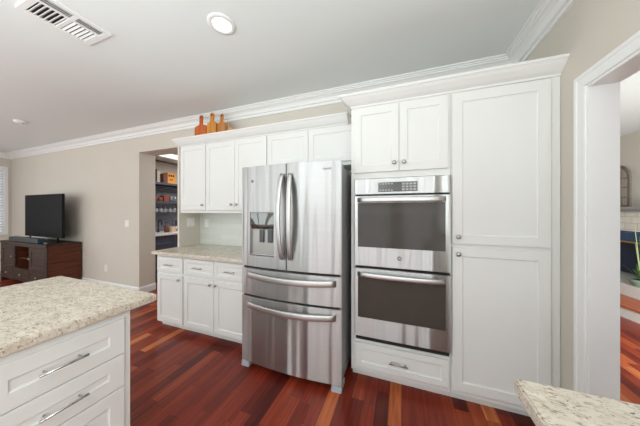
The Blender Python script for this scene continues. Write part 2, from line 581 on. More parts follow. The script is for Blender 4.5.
# left wall with a window hole: Y 1.30..2.37, Z .82..2.45, and a big glazed door further back
def wall_with_holes_x(name, x0, x1, y0, y1, z1, holes):
    mb = MB(); cur = y0
    for a, b, za, zb in sorted(holes):
        mb.box(x0, x1, cur, a, 0, z1)
        if za > 0: mb.box(x0, x1, a, b, 0, za)
        mb.box(x0, x1, a, b, zb, z1)
        cur = b
    mb.box(x0, x1, cur, y1, 0, z1)
    return struct(mb, name, 'wall')
wall_with_holes_x('wall_left', LX - .15, LX, RY - .2, WY, CZ, [(1.30, 2.355, .86, 2.40), (-1.8, 0.6, 0.5, 2.45)])
mb = MB(); cur = LX
for a, b in ((-8.2, -6.1), (-5.8, -3.4), (-2.9, -0.3), (0.0, 0.90)):
    mb.box(cur, a, RY - .15, RY, 0, CZ); mb.box(a, b, RY - .15, RY, 2.42, CZ); cur = b
mb.box(cur, WX, RY - .15, RY, 0, CZ)
struct(mb, 'wall_front', 'wall')

# crown moulding of the room: profile (out from the wall, height)
CP = [(0, CZ - .118), (.016, CZ - .118), (.018, CZ - .100), (.010, CZ - .096), (.012, CZ - .088), (.030, CZ - .084), (.034, CZ - .074), (.046, CZ - .052), (.068, CZ - .036), (.084, CZ - .032), (.086, CZ - .022), (.098, CZ - .020), (.100, CZ - .012), (.116, CZ - .010), (.118, CZ - .0), (0, CZ)]
struct(MB().sweep(CP, [(WX, RY), (WX, WY), (LX, WY), (LX, RY)], lambda a, b, u: (a, b, u)), 'trim_1', 'trim')
# baseboards
BP = [(0, 0), (.014, 0), (.014, .09), (.010, .105), (.004, .112), (0, .112)]
struct(MB().sweep(BP, [(OX0, WY + WT), (OX0, WY), (LX, WY)], lambda a, b, u: (a, b, u)), 'baseboard_back', 'trim')
struct(MB().sweep(BP, [(LX, WY - .02), (LX, .62)], lambda a, b, u: (a, b, u)), 'baseboard_left', 'trim')
# casing of the right opening (profile across, protrusion)
def casing(name, x, sgn):
    mb = MB()
    pr = [(0, 0), (0, .008), (.005, .010), (.046, .013), (.050, .017), (.066, .018), (.071, .014), (.074, 0)]
    # travel so that 'left' points away from the opening
    mb.sweep(pr, [(DY1, 0), (DY1, DZ), (DY0, DZ), (DY0, 0)][::-1], lambda a, b, u: (x + sgn * u, a, b))
    return struct(mb, name, 'trim')
casing('trim_2', WX, -1)
casing('trim_3', WX + .12, 1)
struct(MB().box(WX - .001, WX + .121, DY1 - .014, DY1 + .001, 0, DZ, .001).box(WX - .001, WX + .121, DY0 - .001, DY0 + .014, 0, DZ, .001).box(WX - .001, WX + .121, DY0 + .014, DY1 - .014, DZ - .014, DZ + .001, .001), 'door_1', 'trim')

# window with plantation shutter in the left wall
wr = empty('window_1', (LX, 1.83, .86)); wr['kind'] = 'structure'
mb = MB()
for a, b, c, d in ((1.30, 2.375, 2.36, 2.42), (1.30, 2.375, .83, .90)): mb.box(LX - .10, LX + .02, a, b, c, d, .003)
mb.box(LX - .10, LX + .02, 2.315, 2.375, .90, 2.36, .003).box(LX - .10, LX + .02, 1.30, 1.36, .90, 2.36, .003).box(LX - .06, LX + .01, 1.81, 1.86, .90, 2.36, .003)
mb.build('window_frame', 'trim', wr, loc=(LX, 1.83, .86)).location = (0, 0, 0)
mb = MB()
z = .95
while z < 2.34:
    for a, b in ((1.37, 1.80), (1.87, 2.305)):
        mb.prism([(-.034, -.012), (.030, .018), (.034, .014), (-.030, -.018)], lambda p, q, d: (LX - .03 + p, d, z + q), a, b)
    z += .062
mb.build('shutter_louvers', 'trim', wr, loc=(LX, 1.83, .86)).location = (0, 0, 0)
o = MB().box(LX - .095, LX - .09, 1.36, 2.315, .90, 2.36).build('pane', 'glass', wr, loc=(LX, 1.83, .86)); o.location = (0, 0, 0)

# glazed openings behind the camera: frames only
for k, (a, b) in enumerate(((-8.2, -6.1), (-5.8, -3.4), (-2.9, -0.3), (0.0, 0.90))):
    mb = MB().box(a, a + .06, RY - .12, RY + .01, 0, 2.42).box(b - .06, b, RY - .12, RY + .01, 0, 2.42).box(a + .06, b - .06, RY - .12, RY + .01, 2.35, 2.42).box(a + .06, b - .06, RY - .12, RY + .01, 0.0, .08)
    if b - a > 1: mb.box((a + b) / 2 - .04, (a + b) / 2 + .04, RY - .10, RY, .08, 2.35)
    struct(mb, 'window_%d' % (k + 2), 'trim')
struct(MB().box(WX - .01, WX + .1, -2.75, -2.70, .87, 2.33).box(WX - .01, WX + .1, -1.10, -1.05, .87, 2.33).box(WX - .01, WX + .1, -2.70, -1.10, .87, .92).box(WX - .01, WX + .1, -2.70, -1.10, 2.28, 2.33).box(WX + .0, WX + .09, -1.93, -1.87, .92, 2.28), 'window_7', 'trim')  # unseen window, added to go with the island fill lamp
struct(MB().box(LX - .12, LX + .01, -1.8, -1.74, .5, 2.45).box(LX - .12, LX + .01, .54, .6, .5, 2.45).box(LX - .12, LX + .01, -1.74, .54, 2.39, 2.45).box(LX - .12, LX + .01, -1.74, .54, .5, .56).box(LX - .1, LX, -.64, -.56, .56, 2.39), 'window_6', 'trim')

# ------------------------------------------------------------------ the bar room beyond the opening
BX = -5.05
struct(MB().box(BX - .12, BX, WY + WT, 5.3, 0, 2.62), 'wall_bar_left', 'wall')
struct(MB().box(BX - .12, -2.0, 5.3, 5.42, 0, 2.62), 'wall_bar_far', 'wall')
struct(MB().box(-2.12, -2.0, WY + WT, 5.3, 0, 2.62), 'wall_bar_right', 'wall')
struct(MB().box(BX - .12, -2.0, WY + WT, 5.42, 2.50, 2.62), 'ceiling_bar', 'ceiling')
struct(MB().box(BX, BX + .05, WY + WT + .02, 5.3, 2.475, 2.50, .004), 'trim_4', 'decor')
o = empty('ceiling_light_panel', (-4.32, 3.22, 2.50), label='bright rectangular ceiling light beyond the opening, above the bar shelves', cat='ceiling light')
MB().box(-.20, .20, -.26, .26, -.02, -.001, .003).build('frame', 'trim', o)
MB().box(-.17, .17, -.23, .23, -.026, -.0205).build('lens', 'bar_light', o)
area('bar_ceiling_lamp', (-3.9, 3.9, 2.44), (0, 0, 0), .5, 1.6, 34, (1, .97, .97))

# ------------------------------------------------------------------ the room beyond the cased opening
NX = 3.71
struct(MB().box(NX, NX + .12, -1.0, 7.6, 0, CZ), 'wall_next_room_right', 'wall')
struct(MB().box(WX + .12, NX, 7.48, 7.6, 0, CZ), 'wall_next_room_far', 'wall')
struct(MB().box(WX, WX + .12, WY + WT, 7.6, 0, CZ), 'wall_next_room_left', 'wall')
struct(MB().box(WX + .12, NX + .12, -1.0, 7.6, CZ, CZ + .12), 'ceiling_next_room', 'ceiling')

# ------------------------------------------------------------------ hardware and cabinets
def knob(parent, x, z, y=-.020, name='knob'):
    mt = Matrix.Translation((x, y, z)) @ Matrix.Rotation(R(90), 4, 'X')
    return MB().lathe([(0, 0), (.006, 0), (.0055, .010), (.008, .015), (.0145, .018), (.016, .022), (.0145, .027), (.008, .030), (0, .0305)], 16, mt).build(name, 'nickel', parent)

def pull(parent, x, z, half, r=.0055, y=-.020, off=.032, mat='nickel'):
    mb = MB().cyl((x - half, y - off, z), (x + half, y - off, z), r, n=12, bev=.001)
    for s in (-1, 1):
        mb.cyl((x + s * half * .72, y - off, z), (x + s * half * .72, y, z), r * .85, n=10)
    return mb.build('pull', mat, parent)

def shaker(name, parent, x0, x1, z0, z1, fw=.057, t=.020, rec=.008, y=0.0, mat='cab'):
    """door or drawer front; back at y, front at y - t"""
    t_ = bmesh.new()
    b = .0018
    def ring(x0, x1, z0, z1, yy): return [t_.verts.new(p) for p in ((x0, yy, z0), (x1, yy, z0), (x1, yy, z1), (x0, yy, z1))]
    rs = [ring(x0, x1, z0, z1, y), ring(x0, x1, z0, z1, y - t + b), ring(x0 + b, x1 - b, z0 + b, z1 - b, y - t),
          ring(x0 + fw, x1 - fw, z0 + fw, z1 - fw, y - t), ring(x0 + fw + .002, x1 - fw - .002, z0 + fw + .002, z1 - fw - .002, y - t + rec * .7),
          ring(x0 + fw + .009, x1 - fw - .009, z0 + fw + .009, z1 - fw - .009, y - t + rec)]
    t_.faces.new(rs[0])
    for a, c in zip(rs, rs[1:]):
        for k in range(4): t_.faces.new((a[k], a[(k + 1) % 4], c[(k + 1) % 4], c[k]))
    t_.faces.new(rs[-1])
    bmesh.ops.recalc_face_normals(t_, faces=t_.faces)
    m = MB(); m.merge(t_)
    return m.build(name, mat, parent)

def carcass(parent, w, d, z0, z1, shelves=(), toe=0.0, back=True, t=.018, name='carcass', mat='cab', front=.0):
    """open-fronted box; local origin at its left front floor corner"""
    mb = MB()
    mb.box(0, t, front, d, z0, z1).box(w - t, w, front, d, z0, z1)
    mb.box(t, w - t, front, d, z0, z0 + t).box(t, w - t, front, d, z1 - t, z1)
    for s in shelves: mb.box(t, w - t, front, d - .006, s, s + t)
    if back: mb.box(t, w - t, d - .006, d, z0 + t, z1 - t)
    return mb.build(name, mat, parent)

def face_frame(parent, w, z0, z1, stiles=(), rails=(), side=.03, top=.03, bot=.03, t=.018, mat='cab', left=None, right=None):
    """flat face frame standing in front of y = 0 .. -> occupies y -t .. 0"""
    L_ = side if left is None else left
    R_ = side if right is None else right
    mb = MB().box(0, L_, -t, 0, z0, z1).box(w - R_, w, -t, 0, z0, z1)
    mb.box(L_, w - R_, -t, 0, z0, z0 + bot).box(L_, w - R_, -t, 0, z1 - top, z1)
    for a, b in stiles: mb.box(a, b, -t, 0, z0 + bot, z1 - top)
    for a, b in rails: mb.box(L_, w - R_, -t, 0, a, b)
    return mb.build('face_frame', mat, parent)

FY = 1.827   # plane of the door fronts; frame front = FY + .020; carcass front = FY + .038
CF = FY + .038
BACK = 2.428

# --- tall oven cabinet
OVX = -.398
mid0 = -.019 - OVX
tall = empty('oven_cabinet', (OVX, CF, 0), label='tall white shaker cabinet built around the double wall oven, beside the fridge', cat='cabinet')
W_ = .335 - OVX - .001
carcass(tall, W_, BACK - CF, .07, 2.25, shelves=(.335, 1.672))
face_frame(tall, W_, .07, 2.25, rails=((.300, .345), (1.66, 1.72)), stiles=(), side=.036, bot=.05, top=.025)
MB().box(mid0 - .02, mid0 + .02, -.0175, -.0005, 1.721, 2.224).build('center_stile', 'cab', tall)
MB().box(0, W_, .040, .055, 0, .0695).build('toe_kick', 'cab', tall)
dz = -.018
dl, dr_ = -.371 - OVX, .317 - OVX
mid = -.019 - OVX
d = shaker('door', tall, dl, mid - .0015, 1.708, 2.234, y=dz); knob(d, mid - .035, 1.772, dz - .020)
d = shaker('door', tall, mid + .0015, dr_, 1.708, 2.234, y=dz); knob(d, mid + .035, 1.772, dz - .020)
d = shaker('drawer', tall, dl + .010, dr_ + .004, .112, .312, fw=.045, y=dz); pull(d, -.024 - OVX, .208, .068, y=dz - .020, off=.026)

# --- pantry cabinet
PX0, PX1 = .336, .944
pan = empty('pantry_cabinet', (PX0, CF, 0), label='tall white pantry cabinet with one upper and one lower shaker door, right of the ovens', cat='cabinet')
W_ = PX1 - PX0
carcass(pan, W_, BACK - CF, .07, 2.25, shelves=(1.14,))
face_frame(pan, W_, .07, 2.25, rails=((1.13, 1.17),), left=.02, right=.085, bot=.05, top=.025)
MB().box(0, W_, .040, .055, 0, .0695).build('toe_kick', 'cab', pan)
MB().box(.563, W_ - .001, dz - .004, dz, .07, 2.25, .001).build('filler_strip', 'cab', pan)
d = shaker('door', pan, .006, .555, 1.160, 2.234, fw=.062, y=dz); knob(d, .042, 1.212, dz - .020)
d = shaker('door', pan, .006, .555, .112, 1.136, fw=.062, y=dz); knob(d, .042, 1.088, dz - .020)

# --- crown over the tall cabinets
TP = [(0, 2.251), (.006, 2.251), (.008, 2.264), (.028, 2.278), (.058, 2.306), (.072, 2.323), (.079, 2.327), (.083, 2.341), (.0, 2.341)]
cf = FY + .018
MB().sweep(TP, [(PX1, cf), (OVX, cf), (OVX, BACK - .01)], lambda a, b, u: (a, b, u)).build('crown_molding', 'cab',
    label='white crown molding along the top of the tall oven and pantry cabinets', cat='molding', loc=(0.28, cf, 2.25))

# --- upper cabinets
UY = 2.10; UF = UY + .038
def upper(name, x0, x1, z0, z1, doors, label):
    r = empty(name, (x0, UF, z0), label=label, cat='cabinet', group=None)
    w = x1 - x0
    carcass(r, w, BACK - .012 - UF, 0, z1 - z0)
    face_frame(r, w, 0, z1 - z0, stiles=[(w / 2 - .02, w / 2 + .02)] if len(doors) > 1 else [], side=.025, bot=.042, top=.03)
    for a, b, kx in doors:
        d = shaker('door', r, a - x0, b - x0, .036, z1 - z0 - .012, y=-.018, fw=.055)
        if kx: knob(d, kx - x0, .036 + .066, -.038)
    return r
upper('wall_cabinet', -2.744, -2.291, 1.366, 2.235, [(-2.722, -2.296, -2.335)], 'narrow white upper cabinet with one shaker door at the left end of the run')
upper('wall_cabinet', -2.290, -1.401, 1.366, 2.235, [(-2.284, -1.846, -1.882), (-1.842, -1.406, -1.806)], 'white two-door upper cabinet over the granite counter, left of the fridge')
upper('wall_cabinet', -1.400, -.3995, 1.845, 2.235, [(-1.394, -.905, None), (-.901, -.405, None)], 'short white two-door cabinet above the refrigerator')
UP = [(0, 2.236), (.006, 2.236), (.008, 2.246), (.026, 2.258), (.052, 2.286), (.066, 2.306), (.073, 2.310), (.077, 2.324), (.0, 2.324)]
cf = UY + .018
MB().sweep(UP, [(OVX - .088, cf), (-2.744, cf), (-2.744, BACK - .13)], lambda a, b, u: (a, b, u)).build('crown_molding', 'cab',
    label='white crown molding along the top of the upper cabinets, below the cutting boards', cat='molding', loc=(-1.6, cf, 2.236))

# --- base cabinets
def base(x0, x1, fronts, label, side_l=.02):
    r = empty('base_cabinet', (x0, CF, 0), label=label, cat='cabinet')
    w = x1 - x0
    carcass(r, w, BACK - CF, .065, .878, shelves=(.5,))
    face_frame(r, w, .065, .878, rails=((.640, .682),), side=side_l, bot=.055, top=.035)
    if w > .6: MB().box(.426, .466, -.0175, -.0005, .121, .6395).box(.426, .466, -.0175, -.0005, .6825, .8425).build('center_stile', 'cab', r)
    MB().box(0.004, w, .040, .055, 0, .0645).build('toe_kick', 'cab', r)
    return r
b1 = base(-2.780, -2.325, None, 'white base cabinet with one drawer and one door at the left end of the counter')
d = shaker('drawer', b1, .024, .440, .676, .852, fw=.040, y=dz); pull(d, .232, .763, .064, y=dz - .020, off=.026)
d = shaker('door', b1, .024, .440, .085, .646, y=dz); knob(d, .440 - .045, .646 - .042, dz - .020)
b2 = base(-2.324, -1.400, None, 'wide white base cabinet with two drawers and two doors beside the fridge')
for a, b, kx in ((.006, .443, .443 - .040), (.449, .890, .449 + .030)):
    d = shaker('drawer', b2, a, b, .676, .852, fw=.040, y=dz); pull(d, (a + b) / 2, .763, .064, y=dz - .020, off=.026)
    d = shaker('door', b2, a, b, .085, .646, y=dz); knob(d, kx, .646 - .042, dz - .020)

def slab(name, x0, x1, y0, y1, zt, label, th=.036, cat='countertop', notch=None):
    out = [(x0, y0), (x1, y0), (x1, y1), (x0, y1)] if notch is None else notch
    mb = MB()
    t = bmesh.new()
    lo = [t.verts.new((a, b, zt - th)) for a, b in out]; hi = [t.verts.new((a, b, zt)) for a, b in out]
    t.faces.new(lo[::-1]); t.faces.new(hi)
    n = len(out)
    for k in range(n): t.faces.new((lo[k], lo[(k + 1) % n], hi[(k + 1) % n], hi[k]))
    ve = [e for e in t.edges if abs(e.verts[0].co.z - e.verts[1].co.z) > .01]
    bmesh.ops.bevel(t, geom=ve, offset=.006, segments=2, affect='EDGES')
    te = [e for e in t.edges if abs(e.verts[0].co.z - e.verts[1].co.z) < .0001]
    bmesh.ops.bevel(t, geom=te, offset=.005, segments=2, affect='EDGES')
    bmesh.ops.recalc_face_normals(t, faces=t.faces)
    mb.merge(t)
    return mb.build(name, 'granite', label=label, cat=cat, loc=((x0 + x1) / 2, (y0 + y1) / 2, zt - th))
slab('granite_countertop', -2.785, -1.372, 1.782, 2.427, .915, 'speckled granite countertop on the white base cabinets left of the fridge',
     notch=[(-2.795, 1.782), (-1.372, 1.782), (-1.372, 2.427), (-2.776, 2.427)])

# backsplash tile
MB().box(-2.744, -1.372, WY - .010, WY - .001, .9155, 1.366).build('backsplash_tile', 'splash', label='pale grey glass tile backsplash between counter and upper cabinets', cat='backsplash', loc=(-2.05, WY - .01, .9155))

# switch plates
def plate(loc, rz, n, kind, label, hgt=.118, w1=.072, gap=.046):
    r = empty('outlet_plate' if kind == 'outlet' else 'switch_plate', loc, rz, label, 'outlet' if kind == 'outlet' else 'light switch')
    w = w1 + gap * (n - 1)
    MB().box(-w / 2, w / 2, -.006, 0, -hgt / 2, hgt / 2, .002).build('cover', 'plate', r)
    for k in range(n):
        x = (k - (n - 1) / 2) * gap
        if kind == 'outlet':
            for s in (-1, 1):
                q = MB().box(x - .017, x + .017, -.008, -.0062, s * .020 - .014, s * .020 + .014, .001).build('socket', 'white_plastic', r)
                MB().box(x - .008, x - .006, -.0085, -.0081, s * .020 - .005, s * .020 + .006).box(x + .006, x + .008, -.0085, -.0081, s * .020 - .005, s * .020 + .006).build('slot', 'dark_gap', q)
        else:
            MB().box(x - .017, x + .017, -.009, -.0062, -.033, .033, .0015).build('rocker', 'white_plastic', r)
    return r
plate((-4.407, WY, 1.174), 0, 2, 'switch', 'white double switch plate on the beige wall left of the opening')
plate((-5.015, WY, .357), 0, 1, 'outlet', 'white outlet low on the beige wall, right of the wooden console')
plate((-2.745, 2.27, 1.235), R(90), 2, 'switch', 'white double switch plate on the side wall at the left end of the backsplash')
plate((-2.615, WY - .010, 1.215), 0, 1, 'outlet', 'white outlet on the grey tile backsplash under the upper cabinets')

# ------------------------------------------------------------------ refrigerator
FX0, FX1 = -1.364, -.430
fr = empty('refrigerator', ((FX0 + FX1) / 2, 1.66, 0), label='stainless steel french door refrigerator with ice dispenser and two freezer drawers', cat='refrigerator')
hw = (FX1 - FX0) / 2
BOW = .034
def fy(x): return -BOW * (1 - (x / hw) ** 2) - .012       # front surface (local y), bowed
def front_panel(name, x0, x1, z0, z1, hole=None, label=None):
    th = .060
    n = 16
    xs = [x0 + (x1 - x0) * k / n for k in range(n + 1)]
    zs = [z0, z1]
    if hole:
        xs = sorted(set([x for x in xs if min(abs(x - hole[0]), abs(x - hole[1])) > .004] + [hole[0], hole[1]]))
        zs = [z0, hole[2], hole[3], z1]
    t = bmesh.new()
    V = [[t.verts.new((x, fy(x), z)) for x in xs] for z in zs]
    for j in range(len(zs) - 1):
        for i in range(len(xs) - 1):
            if hole and j == 1 and hole[0] - 1e-6 <= xs[i] < hole[1] - 1e-6: continue
            t.faces.new((V[j][i], V[j][i + 1], V[j + 1][i + 1], V[j + 1][i])).smooth = True
    # sides, rounded by a small chamfer ring, then back
    bi = .004
    outl = [V[0][i] for i in range(len(xs))] + [V[j][-1] for j in range(1, len(zs))] + [V[-1][i] for i in range(len(xs) - 2, -1, -1)] + [V[j][0] for j in range(len(zs) - 2, 0, -1)]
    m1 = []
    for v in outl:
        m1.append(t.verts.new((v.co.x, .0, v.co.z)))
    n_ = len(outl)
    for k in range(n_): t.faces.new((outl[k], m1[k], m1[(k + 1) % n_], outl[(k + 1) % n_]))
    t.faces.new(m1)
    if hole:
        loop = [V[1][i] for i in range(len(xs)) if hole[0] - 1e-6 <= xs[i] <= hole[1] + 1e-6] + [V[2][i] for i in range(len(xs) - 1, -1, -1) if hole[0] - 1e-6 <= xs[i] <= hole[1] + 1e-6]
        lb = [t.verts.new((v.co.x, v.co.y + .012, v.co.z)) for v in loop]
        for k in range(len(loop)): t.faces.new((loop[k], loop[(k + 1) % len(loop)], lb[(k + 1) % len(loop)], lb[k]))
    bmesh.ops.recalc_face_normals(t, faces=t.faces)
    es = [e for e in t.edges if len(e.link_faces) == 2 and e.calc_face_angle(0) > R(60) and all(v in outl for v in e.verts)]
    bmesh.ops.bevel(t, geom=es, offset=.005, segments=3, affect='EDGES')
    for e in t.edges: e.smooth = len(e.link_faces) == 2 and e.calc_face_angle(0) < R(8)
    m = MB(); m.merge(t)
    return m.build(name, 'steel', fr, label=label)
SPL = -.888 - (FX0 + FX1) / 2
DH = (-1.262 - (FX0 + FX1) / 2, -1.006 - (FX0 + FX1) / 2, 1.005, 1.385)
dl_ = front_panel('door', -hw, SPL - .0025, .905, 1.787, DH, 'left stainless door with water dispenser')
dr_ = front_panel('door', SPL + .0025, hw, .905, 1.787, None, 'plain right stainless door')
w1 = front_panel('freezer_drawer', -hw, hw, .652, .885, None, 'shallow upper freezer drawer')
w2 = front_panel('freezer_drawer', -hw, hw, .052, .634, None, 'deep lower freezer drawer')
MB().box(-hw + .006, hw - .006, .006, .70, .062, 1.745, .004).build('body', 'fridge_side', fr)
MB().box(-hw + .02, hw - .02, .0005, .0055, .07, 1.74).build('gasket', 'dark_gap', fr)
for s in (-1, 1):
    MB().box(s * (hw - .045) - .03, s * (hw - .045) + .03, .004, .13, 1.746, 1.775, .006, 2).build('hinge_cover', 'fridge_side', fr)
    mb = MB().prism([(-.022, 0), (.10, 0), (.10, .048), (-.010, .048)], lambda a, b, d: (d, a, b), s * (hw - .042) - .040, s * (hw - .042) + .040, .003)
    mb.build('foot', 'grey_plastic', fr, label='light grey front foot')
MB().box(-hw + .05, hw - .05, .05, .10, .015, .060).build('grille', 'dark_gap', fr)
# dispenser
cx0, cx1, cz0, cz1 = DH
yf = fy((cx0 + cx1) / 2)
mb = MB()
e_ = .002
bk = -.004
mb.box(cx0 + e_, cx1 - e_, bk, bk + .003, cz0 + e_, cz1 - e_)
mb.box(cx0 + e_, cx0 + e_ + .004, fy(cx0) + .006, bk, cz0 + e_, cz1 - e_).box(cx1 - e_ - .004, cx1 - e_, fy(cx1) + .006, bk, cz0 + e_, cz1 - e_)
mb.box(cx0 + .006, cx1 - .006, fy(cx0) + .006, bk, cz1 - .006, cz1 - e_)
disp = mb.build('water_dispenser', 'dispenser', fr)
# glossy upper control housing, bulging
rows = []
for j in range(7):
    v = j / 6
    z = cz1 - .008 - v * .135
    rows.append([(cx0 + .008 + (cx1 - cx0 - .016) * i / 10, yf + .010 - .018 * math.sin(PI * i / 10) * (.4 + .6 * v) + .016 * (v > .95), z) for i in range(11)])
MB().grid(rows).build('control_panel', 'gloss_panel', disp)
MB().box(cx0 + .010, cx1 - .010, yf + .014, bk - .001, cz1 - .150, cz1 - .141, .002).build('spout_housing', 'paddle', disp)
for xx in (-1, 1):
    xc = (cx0 + cx1) / 2 + .035 + xx * .042 - .008
    MB().prism([(xc - .022, cz0 + .115), (xc + .022, cz0 + .115), (xc + .022, cz0 + .225), (xc - .022, cz0 + .225)], lambda a, b, dd: (a, dd, b), bk - .014, bk - .001, .002).build('paddle', 'paddle', disp)
MB().box(cx0 + .012, cx1 - .006, fy(cx0) - .004, bk - .001, cz0 + .004, cz0 + .016, .003).build('drip_tray', 'steel_h', disp)
# handles
def arc_handle(parent, p0, p1, bowv, r, n=20, flat=1.6):
    pts = []
    p0, p1 = Vector(p0), Vector(p1)
    for k in range(n + 1):
        u = k / n
        b = math.sin(PI * u) ** .75 if 0 < u < 1 else 0
        pts.append(p0.lerp(p1, u) + Vector(bowv) * b)
    return pts
def strap(parent, name, pts, wdir, w, t):
    """flat bar: wdir is the width direction"""
    P = [Vector(p) for p in pts]; wd = Vector(wdir)
    rows = []
    for i, p in enumerate(P):
        d = (P[min(i + 1, len(P) - 1)] - P[max(i - 1, 0)]).normalized()
        nn = d.cross(wd).normalized()
        ring = []
        for k in range(12):
            a = 2 * PI * k / 12
            c, s_ = math.cos(a), math.sin(a)
            ring.append(p + wd * (w / 2 * math.copysign(abs(c) ** .6, c)) + nn * (t / 2 * math.copysign(abs(s_) ** .6, s_)))
        rows.append(ring)
    t_ = bmesh.new()
    V = [[t_.verts.new(q) for q in r] for r in rows]
    for a, b in zip(V, V[1:]):
        for k in range(12): t_.faces.new((a[k], a[(k + 1) % 12], b[(k + 1) % 12], b[k])).smooth = True
    t_.faces.new(V[0]); t_.faces.new(V[-1])
    bmesh.ops.recalc_face_normals(t_, faces=t_.faces)
    m = MB(); m.merge(t_)
    return m.build(name, 'steel_h', parent)
for s, par in ((-1, dl_), (1, dr_)):
    x = SPL + s * .038
    y0 = fy(x)
    pts = []
    for k in range(25):
        u = k / 24
        pts.append((x + s * .010 * math.sin(PI * u), y0 - .004 - .052 * math.sin(PI * u) ** .6, .998 + u * .700))
    strap(par, 'handle', pts, (1, 0, 0), .038, .018)
for par, zz in ((w1, .835), (w2, .572)):
    pts = []
    for k in range(29):
        u = k / 28
        x = -hw + .075 + u * (2 * hw - .12)
        pts.append((x, fy(x) - .004 - .040 * math.sin(PI * u) ** .5, zz - .010 * math.sin(PI * u)))
    strap(par, 'handle', pts, (0, 0, 1), .050, .018)
xl = -.632 - (FX0 + FX1) / 2
text_mesh('brand_lettering', 'Whirlpool', .030, 'soft_grey', dr_, Matrix.Translation((xl + .06, fy(xl + .06) - .0012, 1.724)) @ Matrix.Rotation(R(-4), 4, 'Z') @ FRONT)
xb = -1.235 - (FX0 + FX1) / 2
MB().cyl((xb, fy(xb) - .0005, 1.655), (xb, fy(xb) - .002, 1.655), .014, n=20).build('badge', 'soft_grey', dl_)

# ------------------------------------------------------------------ double wall oven
ov = empty('double_wall_oven', (-.0165, FY, .345), label='stainless steel double wall oven with black glass doors and curved handles', cat='oven')
ow = .3465
def oz(z): return z - .345
MB().box(-ow + .03, ow - .03, .042, .48, oz(.364), oz(1.65)).build('body', 'dark_gap', ov)
MB().box(-ow, ow, -.012, .0195, oz(1.528), oz(1.654), .003, 2).build('control_panel', 'steel', ov)
kp = MB().box(-.158, .128, -.0145, -.0122, oz(1.545), oz(1.620), .001).build('keypad', 'display', ov)
for i in range(3):
    for j in range(4):
        MB().box(.018 + j * .027, .038 + j * .027, -.0158, -.0147, oz(1.553 + i * .0215), oz(1.567 + i * .0215), .0005).build('button', 'button', kp)
for i in range(2):
    for j in range(5):
        MB().box(-.150 + j * .022, -.134 + j * .022, -.0158, -.0147, oz(1.553 + i * .05), oz(1.562 + i * .05), .0005).build('button', 'button', kp)
MB().box(-ow + .004, ow - .004, .0, .0195, oz(1.519), oz(1.527)).build('vent_gap', 'dark_gap', ov)
def oven_door(z0, z1, glass_lo, glass_hi, hz, label):
    t = bmesh.new()
    g0, g1 = -ow + .028, ow - .034
    def ring(x0, x1, za, zb, yy): return [t.verts.new(p) for p in ((x0, yy, oz(za)), (x1, yy, oz(za)), (x1, yy, oz(zb)), (x0, yy, oz(zb)))]
    rs = [ring(-ow, ow, z0, z1, .0195), ring(-ow, ow, z0, z1, -.020), ring(-ow + .003, ow - .003, z0 + .003, z1 - .003, -.023),
          ring(g0, g1, glass_lo, glass_hi, -.023), ring(g0, g1, glass_lo, glass_hi, -.019)]
    t.faces.new(rs[0])
    for a, b in zip(rs, rs[1:]):
        for k in range(4): t.faces.new((a[k], a[(k + 1) % 4], b[(k + 1) % 4], b[k]))
    t.faces.new(rs[-1])
    bmesh.ops.recalc_face_normals(t, faces=t.faces)
    m = MB(); m.merge(t)
    dd = m.build('oven_door', 'steel', ov, label=label)
    MB().box(g0 + .0005, g1 - .0005, -.0225, -.0192, oz(glass_lo) + .0005, oz(glass_hi) - .0005).build('glass', 'oven_glass', dd, label='black glass window')
    pts = []
    for k in range(25):
        u = k / 24
        x = g0 + .004 + u * (g1 - g0 - .008)
        pts.append((x, -.026 - .040 * math.sin(PI * u) ** .35, oz(hz)))
    strap(dd, 'handle', pts, (0, 0, 1), .038, .018)
    return dd
ud = oven_door(.952, 1.516, 1.104, 1.460, 1.482, 'upper oven door')
oven_door(.381, .932, .535, .876, .886, 'lower oven door')
MB().box(-ow + .004, ow - .004, .0, .0195, oz(.934), oz(.950)).build('vent_gap', 'dark_gap', ov)
MB().box(-ow + .010, ow - .010, -.010, .0195, oz(.349), oz(.3795)).build('bottom_vent', 'dark_gap', ov)
em = MB().cyl((0, -.0232, oz(1.030)), (0, -.026, oz(1.030)), .017, n=24).build('emblem', 'soft_grey', ud)
text_mesh('emblem_letters', 'GE', .017, 'white_plastic', em, Matrix.Translation((0, -.0262, oz(1.030))) @ FRONT, .0004)

# ------------------------------------------------------------------ island in the foreground (faces +X)
IX = -1.366       # frame front
def island_unit(y0, y1, label, doors=True):
    r = empty('island_cabinet', (IX - .018, y0, 0), R(90), label, 'cabinet')
    w = y1 - y0
    carcass(r, w, .60, .10, .872)
    return r, w
isl, w = island_unit(.285, .765, 'white island cabinet with drawers and long bar pulls at the left foreground')
face_frame(isl, w, .10, .872, rails=((.645, .672), (.478, .506)), side=.030, bot=.03, top=.042)
MB().box(0, w, .045, .06, 0, .10).build('toe_kick', 'cab', isl)
x0, x1 = .022, w - .030
xm = (x0 + x1) / 2
for z0, z1, pz in ((.662, .838, .750), (.493, .655, .572), (.112, .486, None)):
    d = shaker('drawer', isl, x0, x1, z0, z1, fw=.062, y=-.018, t=.011, rec=.006)
    pull(d, .508 - .285, pz if pz else .30, .073, .0055, -.029, .030, 'chrome')
isl2, w = island_unit(-.45, .284, 'white island cabinet with wide drawers running out of the left foreground')
face_frame(isl2, w, .10, .872, rails=((.645, .672), (.478, .506)), side=.030, bot=.03, top=.042)
MB().box(0, w, .045, .06, 0, .10).build('toe_kick', 'cab', isl2)
for z0, z1, pz in ((.664, .838, .750), (.496, .654, .572), (.112, .486, .30)):
    d = shaker('drawer', isl2, .022, w - .022, z0, z1, fw=.052, y=-.018)
    pull(d, w / 2, pz, .11, .0055, -.038, .030, 'chrome')
